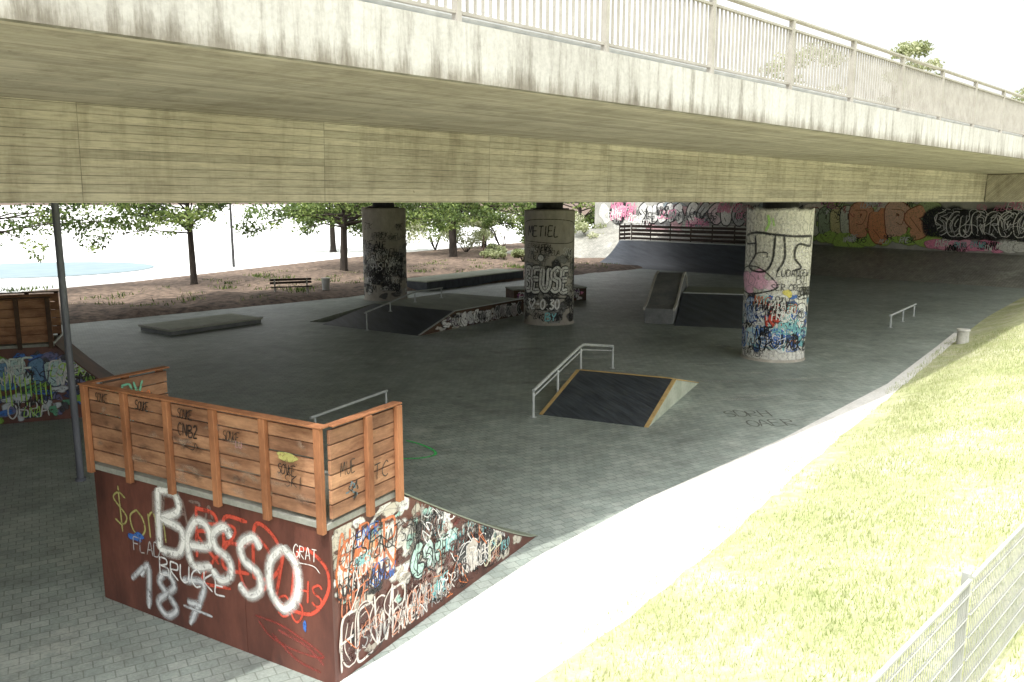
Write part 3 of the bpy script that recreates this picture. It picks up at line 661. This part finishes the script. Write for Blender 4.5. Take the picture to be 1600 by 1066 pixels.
e=grind('grind_rail','galvanised up-and-over grind rail beside the wedge ramp',[(.5,18.5,.64),(1.8,21.35,1.16),(1.95,21.7,1.17),(3.06,24.2,.68)],[((.5,18.5,.64),0),((1.15,19.9,.88),0),((1.85,21.4,1.16),0),((3.06,24.2,.68),0)],.04)
m=MB(); m.tube([(.5,18.5,.5),(1.8,21.35,1.02),(1.95,21.7,1.03),(3.06,24.2,.54)],.02,8); m.build('lower_bar',M_steel,e)
grind('grind_rail','low straight steel grind rail on the pavers',[(-4.37,17.04,.38),(-3.1,19.6,.38)],[((-4.3,17.15,.38),0),((-3.12,19.55,.38),0)],.035)
grind('grind_rail','short pale grind rail standing alone on the pavers',[(15.1,32.1,.5),(17.9,35.7,.52)],[((15.25,32.3,.5),0),((17.75,35.5,.5),0),((16.5,33.9,.5),0)],.045)
# ---------------------------------------------------------------- manual pad
FP=Fr((-12.9,30.2),(.59,.81)); 
m=MB(); p=empty('manual_pad',(-12.9,30.2,0),'low pale rectangular skate platform','skate platform')
m.box(FP,.05,4.15,.05,2.15,0,.15); m.build('base_frame',M_hub,p)
m=MB(); m.box(FP,0,4.2,0,2.2,.15,.22); m.build('top_sheet',M_ply,p,bevel=.01)
m=MB(); m.tube([FP.P(0,0,.22),FP.P(4.2,0,.22)],.03,6); m.tube([FP.P(0,0.02,.22),FP.P(0,2.2,.22)],.03,6); m.build('steel_edge',M_lconc,p)
# ---------------------------------------------------------------- fun box
FF=Fr((-3.5,30.2),(.56,.83)); fb=empty('funbox_ramp',(-3.5,30.2,0),'greenish funbox with sloped sides and graffiti flank','skate ramp')
H=.7
m=MB(); m.side(FF,[(0,0),(2.2,H-.02),(7.2,H-.02),(7.2,0)],0,.05); m.build('side_panel',M_oak,fb)
m=MB(); m.hexa([FF.P(0,0.05,.0),FF.P(2.2,.05,0),FF.P(2.2,5.2,0),FF.P(0,5.2,0)],[FF.P(0.02,.05,.012),FF.P(2.2,.05,H),FF.P(2.2,4.4,H),FF.P(0.02,5.2,.012)]); m.build('bank',M_skate,fb)
m=MB(); m.box(FF,2.205,7.2,.052,4.4,0,H); m.build('deck',M_green,fb,bevel=.01)
m=MB(); m.hexa([FF.P(2.2,4.405,0),FF.P(7.2,4.405,0),FF.P(7.2,6.2,0),FF.P(.2,6.2,0)],[FF.P(2.2,4.405,H),FF.P(7.2,4.405,H),FF.P(7.2,6.2,.01),FF.P(.2,6.2,.01)]); m.build('bank',M_green,fb)
m=MB(); m.side(FF,[(0,0.014),(0,.03),(2.2,H+.02),(7.2,H+.02),(7.2,H+.004),(2.2,H+.004)],-.02,.07); m.build('edge_trim',M_steel,fb)
u3=Vector((*FF.u,0)); w3=Vector((*FF.w,0)); g=Graf(plane_map(FF.P(0,0,0),u3,up,-w3),.004,.0002,lambda x,y:(min(max(x,.1),7.15),max(.01,min(y,.62,x*.31-.03))))
r=random.Random(8)
for k in range(90):
    x=r.uniform(1,7); z=r.uniform(.06,.55)
    g.blob(x,z,.2,.08,r.choice([W,(.5,.5,.45),(.6,.56,.5),(.25,.2,.25),K,W]),.5,.3)
g.piece(2.6,4.6,.08,.58,5,[W,(.6,.6,.6)],K,81,.03); g.piece(5,7,.08,.58,5,[K,(.5,.45,.45)],W,82,.03); g.tags(1.5,7,.05,.6,16,.3,.03,[K,W,GY],83); g.build(fb)
grind('grind_rail','kinked steel grind rail mounted over the funbox bank',[(-5.75,31.35,.72),(-4.2,34.9,1.15),(-3.15,36.6,1.15)],[((-5.7,31.45,.74),.02),((-5.0,33.05,.95),.55),((-4.2,34.9,1.15),.7),((-3.2,36.5,1.15),.7)],.035)
FG=Fr((-4.8,45.6),(.586,.81))
le=empty('grind_ledge',(-4.8,45.6,0),'long grind ledge with pale greenish top','skate ledge')
m=MB(); m.box(FG,.03,9.5,.03,2.2,0,.5); m.build('body',M_skate,le); m=MB(); m.box(FG,0,9.55,0,2.25,.5,.56); m.build('top_sheet',M_ply,le,bevel=.01)
FH=Fr((.1,40.3),(.95,.3)); bx=empty('skate_box',(.1,40.3,0),'boxy skate block with purple and white graffiti','skate box')
m=MB(); m.box(FH,0,3.9,0,1.4,0,.62); m.build('body',M_oak,bx); m=MB(); m.box(FH,-.03,3.93,-.03,1.43,.62,.68); m.build('top_sheet',M_green,bx,bevel=.01)
g=Graf(plane_map(FH.P(0,0,0),(*FH.u,0),up,(-FH.w[0],-FH.w[1],0)),.004,.0002)
for k in range(30): g.blob(random.uniform(.2,3.7),random.uniform(.1,.5),.2,.08,random.choice([W,PUR,PNK,K,W]),.5,.3)
g.tags(.1,3.8,.05,.6,16,.3,.04,[K,W,PUR],6); g.build(bx)
# ---------------------------------------------------------------- hubba bank
FU=Fr((5.5,33.4),(.283,.959)); hb=empty('hubba_bank',(5.5,33.4,0),'dark bank ramp with a humped grey ledge on one side','skate ramp')
hp=[(0,.64),(.8,.72),(1.8,.98),(2.8,1.32),(3.6,1.56),(4.2,1.7),(4.8,1.74),(5.3,1.66),(5.9,1.35),(6.5,.95)]
m=MB(); m.side(FU,[(0,0)]+hp+[(6.5,0)],-1.2,0); m.build('hubba_ledge',M_hub,hb,bevel=.02)
for b0,b1 in ((-.03,.06),(-1.26,-1.17)):
    m=MB(); m.side(FU,[(-.03,.56),(-.03,.69)]+[(a,z+.05) for a,z in hp[1:]]+[(a,z-.07) for a,z in hp[::-1]],b0,b1); m.build('edge_trim',M_lconc,hb)
m=MB(); m.side(FU,[(-.3,.0),(-.3,.012),(.8,.2),(2.0,.5),(3.4,.95),(3.4,0)],-4.0,-1.265); m.build('bank',M_skate,hb)
m=MB(); m.side(FU,[(3.402,0),(3.402,.95),(6.4,.95),(6.4,0)],-4.0,-1.265); m.build('deck',M_green,hb,bevel=.01)
m=MB(); m.tube([FU.P(3.4,-4.0,.96),FU.P(3.4,-1.27,.96)],.035,8); m.build('coping',M_steel,hb)
# ---------------------------------------------------------------- poles, blocks
m=MB(); m.tube([(-7.84,14.1,0),(-7.84,14.1,1.2),(-7.84,14.1,6.1)],.06,20); pe_=empty('steel_pole',(-7.84,14.1,0),'tall grey steel pole standing on the pavers','pole'); m.build('pipe',M_pole,pe_,smooth=True)
m=MB(); m.tube([(-7.84,14.1,0.003),(-7.84,14.1,.05)],.09,20); m.build('base_collar',M_pole,pe_)
m=MB(); m.tube([(-21.6,63,0),(-21.6,63,4.5),(-21.6,63,7)],[.11,.09,.07],12); pe_=empty('lamp_post',(-21.6,63,0),'slim dark lamp post by the pale road','lamp post'); m.build('post',M_dark,pe_,smooth=True)
m=MB(); m.tube([(-21.6,63,7.0),(-21.6,62.4,7.2),(-21.6,61.6,7.2)],[.04,.04,.1],8); m.build('lamp_head',M_dark,pe_)
bo=empty('concrete_bollard',(15.9,28.1,0),'short pale concrete bollard at the pavement edge','bollard')
m=MB(); m.tube([(15.9,28.2,0),(15.9,28.2,.5),(15.9,28.2,.52)],[.2,.19,.16],16); m.build('post',M_lconc,bo,smooth=True); m=MB(); m.tube([(15.9,28.2,.52),(15.9,28.2,.58)],[.23,.21],16); m.build('cap',M_lconc,bo)
be=empty('park_bench',(-12.7,42.8,0),'dark timber park bench with backrest beside the soil strip','bench')
Fb=Fr((-12.9,43.2),(.93,.36))
m=MB(); [m.box(Fb,0,2.2,b,b+.11,.43,.47) for b in (0,.14,.28)]; m.build('seat',M_oakd,be)
m=MB(); [m.box(Fb,0,2.2,.45,.49,z,z+.12) for z in (.6,.76)]; m.build('backrest',M_oakd,be)
for a in (.25,1.95):
    m=MB(); m.box(Fb,a-.05,a+.05,.02,.4,.0,.425); m.box(Fb,a-.04,a+.04,.395,.445,0,.9); m.build('leg',M_lconc,be)
tb=empty('litter_bin',(-10.4,45.2,0),'small round grey litter bin near the bench','bin')
m=MB(); m.tube([(-10.4,45.2,.12),(-10.4,45.2,.75)],[.2,.24],16); m.build('body',M_steel,tb); m=MB(); m.tube([(-10.4,45.2,.75),(-10.4,45.2,.8)],.26,16); m.build('rim',M_lconc,tb); m=MB(); m.tube([(-10.4,45.2,0),(-10.4,45.2,.12)],.05,8); m.build('foot',M_dark,tb)
mk=Graf(lambda x,y,f:Vector((x,y,f)),.006,.0003)
mk.stroke([(-2.25,16.6),(-1.9,16.3),(-1.6,15.9),(-1.55,15.6),(-1.8,15.4),(-2.2,15.35)],.07,(.1,.75,.2),.3)
pav=[o for o in bpy.data.objects if o.name=='plaza_pavement'][0]
Fm=Fr((5.0,18.0),(1,.05))
mk2=Graf(lambda x,y,f:Fm.P(x,y,f),.006,.0003); mk2.text('SDRH',.1,.5,.55,.05,(.18,.19,.17),.75,.1,alpha=.6); mk2.text('OAER',.35,-.35,.55,.05,(.18,.19,.17),.75,.1,alpha=.6)
for k in range(16): mk2.blob(random.uniform(-5,4),random.uniform(2,10),random.uniform(.3,1.2),random.uniform(.1,.4),(.62,.63,.59),.6,.9,.35)
mk.build(pav,'painted_mark'); mk2.build(pav,'painted_mark')
# ---------------------------------------------------------------- mesh fence
fe=empty('wire_mesh_fence',SC(6,1.7,.8),'galvanised double-rod mesh fence on the grass bank','fence')
M_fence=simple('fence_zinc',(.33,.34,.33),(.45,.46,.44),4,.5,.1,fine=False)
for s_ in (4.33,6.78,9.23,11.68):
    m=MB(); m.box(FB,s_-.03,s_+.03,1.67,1.73,bankh(s_,1.7)-.2,2.12); m.build('post',M_fence,fe,bevel=.004)
for s0 in (4.33,6.78,9.23):
    m=MB(); a0,a1=s0+.03,s0+2.42
    for z in np.arange(.95,2.06,.2): m.box(FB,a0,a1,1.653,1.66,z,z+.008); m.box(FB,a0,a1,1.668,1.675,z,z+.008)
    for x in np.arange(a0+.03,a1,.05): m.box(FB,x,x+.006,1.661,1.667,.93,2.06)
    m.build('mesh_panel',M_fence,fe)
    m=MB(); m.box(FB,a0,a1,1.65,1.68,2.062,2.082); m.build('top_bar',M_fence,fe)
# ---------------------------------------------------------------- grass blades
def blades(name,pts,hmin,hmax,wid,mat,label=None,cat=None):
    n=len(pts); a=rng.uniform(0,2*np.pi,n); h=rng.uniform(hmin,hmax,n); ln=rng.uniform(.1,.7,n)*h
    d=np.stack([np.cos(a),np.sin(a),np.zeros(n)],1); a2=rng.uniform(0,2*np.pi,n); l=np.stack([np.cos(a2)*ln,np.sin(a2)*ln,h],1)
    v=np.empty((n,3,3)); v[:,0]=pts-d*wid; v[:,1]=pts+d*wid; v[:,2]=pts+l
    me=bpy.data.meshes.new(name); me.vertices.add(n*3); me.vertices.foreach_set('co',v.ravel())
    me.loops.add(n*3); me.loops.foreach_set('vertex_index',np.arange(n*3)); me.polygons.add(n)
    me.polygons.foreach_set('loop_start',np.arange(n)*3); me.polygons.foreach_set('loop_total',np.full(n,3)); me.update(); me.validate()
    at=me.attributes.new('rnd','FLOAT','FACE')
    q=.5+.1*np.sin(pts[:,0]*1.3+pts[:,1]*.7)*np.sin(pts[:,1]*1.1-pts[:,0]*.4)+rng.normal(0,.22,n)
    at.data.foreach_set('value',np.clip(q,0,1).astype(np.float32))
    me.materials.append(mat); o=bpy.data.objects.new(name,me); col.objects.link(o); tag(o,label,cat,'stuff'); return o
P=[]
while len(P)<150000:
    s_=3+30*random.random()**1.5; d=-.1+random.random()*8; c=toe(s_)-d
    if .6*(math.sin(s_*1.9+c*1.1)+math.sin(c*2.7-s_*.8))+random.uniform(-2.2,2)<-.9+(1.9 if d<.6 else 0): continue
    p=SC(s_,c,max(bankh(s_,c),0)-.005); P.append(tuple(p))
blades('grass',np.array(P),.03,.12,.006,M_blade,label='dry yellow-green grass covering the bank',cat='grass')
P=[]
r=random.Random(5)
for k in range(90):
    s0=r.uniform(0,60); c0=r.uniform(38,52)
    for j in range(50): P.append(tuple(SC(s0+r.gauss(0,.5),c0+r.gauss(0,.4),.05)))
blades('ground_cover_plants',np.array(P),.1,.3,.04,M_leaf,label='low green weeds on the leaf-littered soil',cat='weeds')
# ---------------------------------------------------------------- trees
def leafmesh(name,clumps,n,size,mat,seed):
    rg=np.random.default_rng(seed)
    wts=np.array([c[3]**2 for c in clumps]); wts/=wts.sum()
    idx=rg.choice(len(clumps),n,p=wts); C=np.array([c[:3] for c in clumps])[idx]; Rr=np.array([c[3] for c in clumps])[idx]
    d=rg.normal(size=(n,3)); d/=np.linalg.norm(d,axis=1)[:,None]; rad=Rr*rg.uniform(.05,1.25,n)**.6
    p=C+d*rad[:,None]*np.array([1,1,.5])
    a=rg.normal(size=(n,3)); a/=np.linalg.norm(a,axis=1)[:,None]; b=np.cross(a,rg.normal(size=(n,3))); b/=np.linalg.norm(b,axis=1)[:,None]
    s=size*rg.uniform(.6,1.3,n)[:,None]
    v=np.stack([p-a*s,p-b*s*.55,p+a*s,p+b*s*.55],1)
    me=bpy.data.meshes.new(name); me.vertices.add(n*4); me.vertices.foreach_set('co',v.ravel()); me.loops.add(n*4); me.loops.foreach_set('vertex_index',np.arange(n*4))
    me.polygons.add(n); me.polygons.foreach_set('loop_start',np.arange(n)*4); me.polygons.foreach_set('loop_total',np.full(n,4)); me.update(); me.validate()
    at=me.attributes.new('rnd','FLOAT','FACE')
    cv=rg.uniform(0,1,len(clumps))[idx]; at.data.foreach_set('value',np.clip(.5*cv+.5*rg.uniform(0,1,n),0,1).astype(np.float32))
    me.materials.append(mat); return me
def tree(x,y,h,cb,R,tr,label,n=3500,size=.13,seed=1,mat=None,group='trees beside the plaza',nl=34):
    r=random.Random(seed); e=empty('tree',(x,y,0),label,'tree',group=group)
    m=MB(); lean=(r.uniform(-.3,.3),r.uniform(-.3,.3))
    m.tube([(x,y,-.1),(x,y,.25),(x+lean[0]*.3,y+lean[1]*.3,cb),(x+lean[0],y+lean[1],h*.65),(x+lean[0]*1.3,y,h*.9)],[tr*1.4,tr,tr*.8,tr*.5,tr*.1],10)
    cl=[]
    for k in range(nl):
        a=r.uniform(0,6.28)+k*2.4; low=k%2==0
        z0=r.uniform(cb*.95,cb*1.35) if low else r.uniform(cb*1.1,h*.7); rr=R*r.uniform(.35,1.25); z1=cb+r.uniform(-.3,2.0) if low else min(z0+r.uniform(-.3,2.2),h*.9)
        q=(x+lean[0]*.5+rr*math.cos(a),y+lean[1]*.5+rr*math.sin(a),z1)
        m.tube([(x+lean[0]*.4,y+lean[1]*.4,z0),(x+rr*.5*math.cos(a),y+rr*.5*math.sin(a),(z0+z1)/2+.3),q],[tr*.3,tr*.17,tr*.04],6)
        cl.append((q[0]-x,q[1]-y,q[2],R*r.uniform(.1,.24)))
        cl.append((rr*.6*math.cos(a+.15),rr*.6*math.sin(a+.15),(z0+z1)/2+.5,R*r.uniform(.08,.2)))
        if low: cl.append((q[0]-x+r.uniform(-.8,.8),q[1]-y+r.uniform(-.8,.8),q[2]-r.uniform(.2,.6),R*r.uniform(.06,.11)))
    for k in range(8): cl.append((r.uniform(-.5,.5)*R,r.uniform(-.5,.5)*R,r.uniform((cb+h)/2,h),R*r.uniform(.2,.34)))
    m.build('trunk',M_bark,e,smooth=True)
    me=leafmesh('crown',cl,n,size,mat or M_leaf,seed); o=bpy.data.objects.new('crown',me); col.objects.link(o); o.parent=e
tree(-19.1,48.6,8.5,3.3,5.0,.2,'young street tree with a light green crown',seed=1,n=8500,size=.11)
tree(-12.1,58.4,9.5,3.3,6.6,.28,'leafy tree standing in leaf litter',seed=2,n=11000,size=.13)
tree(-5.3,73.3,10,3.5,7,.38,'dark-trunked leafy tree near shrubs',seed=3,n=12000,size=.15)
tree(-28.5,43,8.5,2.9,6.2,.2,'leafy tree with low hanging branches',seed=4,n=11000,size=.11)
tree(-18,82,10,3.0,7.5,.3,'broad tree behind the shrubs',seed=16,n=9000,size=.18)
tree(-3,88,10,2.2,6,.3,'broad tree behind the shrubs',seed=6,n=6000,size=.2)
tree(8,96,11,2.2,6.5,.3,'broad tree behind the shrubs',seed=7,n=6000,size=.2)
gb='tall trees beyond the bridge'
tree(46,101,23.6,10,5.5,.45,'tall pale green tree rising behind the bridge',n=9000,size=.22,seed=8,mat=M_leafp,group=gb)
tree(51,106,22.6,10,5,.45,'tall pale green tree rising behind the bridge',n=9000,size=.22,seed=18,mat=M_leafp,group=gb)
tree(65,104,19.5,8,6,.4,'tall pale green tree rising behind the bridge',n=7000,size=.25,seed=9,mat=M_leafp,group=gb)
tree(34,100,24,9,6.5,.4,'tall pale green tree rising behind the bridge',n=7000,size=.25,seed=10,mat=M_leafp,group=gb)
def shrub(x,y,R,h,mat,seed):
    r=random.Random(seed); e=empty('shrub',(x,y,0),'pale flowering shrub at the edge of the soil' if mat is M_leafp else 'dense green shrub at the edge of the soil','shrub',group='shrubs behind the plaza')
    m=MB(); cl=[]
    for k in range(9):
        a=r.uniform(0,6.28); q=(R*.6*math.cos(a),R*.6*math.sin(a),h*r.uniform(.3,.85)); m.tube([(x,y,-.05),(x+q[0]*.5,y+q[1]*.5,q[2]*.6),(x+q[0],y+q[1],q[2])],[.05,.035,.015],5); cl.append((*q,R*r.uniform(.3,.5)))
    m.build('stems',M_bark,e); me=leafmesh('foliage',cl,2200,.12,mat,seed); o=bpy.data.objects.new('foliage',me); col.objects.link(o); o.parent=e
for k,(x,y,R,h) in enumerate(((-11,82,2.6,4.4),(-8,85,3,5),(-4.5,80,2.6,4.2),(-1,84,3,4.8),(2.5,79,2.4,4),(5,82,2.8,4.5),(7.5,76,2,3.2),(-15,92,3,4.5),(-1.5,70,1.2,1.5),(1,67,1.1,1.4),(3.5,70,1.6,2.4))):
    shrub(x,y,R,h,M_leafp if k%3!=1 else M_leaf,40+k)
for k,(x,y) in enumerate(((-2.5,72),(-.7,70.5),(1.2,69.2))):
    m=MB(); m.tube([(x,y,0),(x,y,2.0),(x,y,2.1)],[.06,.05,.02],8); m.build('timber_stake',M_oak,base=(x,y,0),label='dark timber stake in the planting strip',cat='stake',group='stakes in the planting strip')
for o in bpy.data.objects:
    if 'wb' in o: del o['wb']
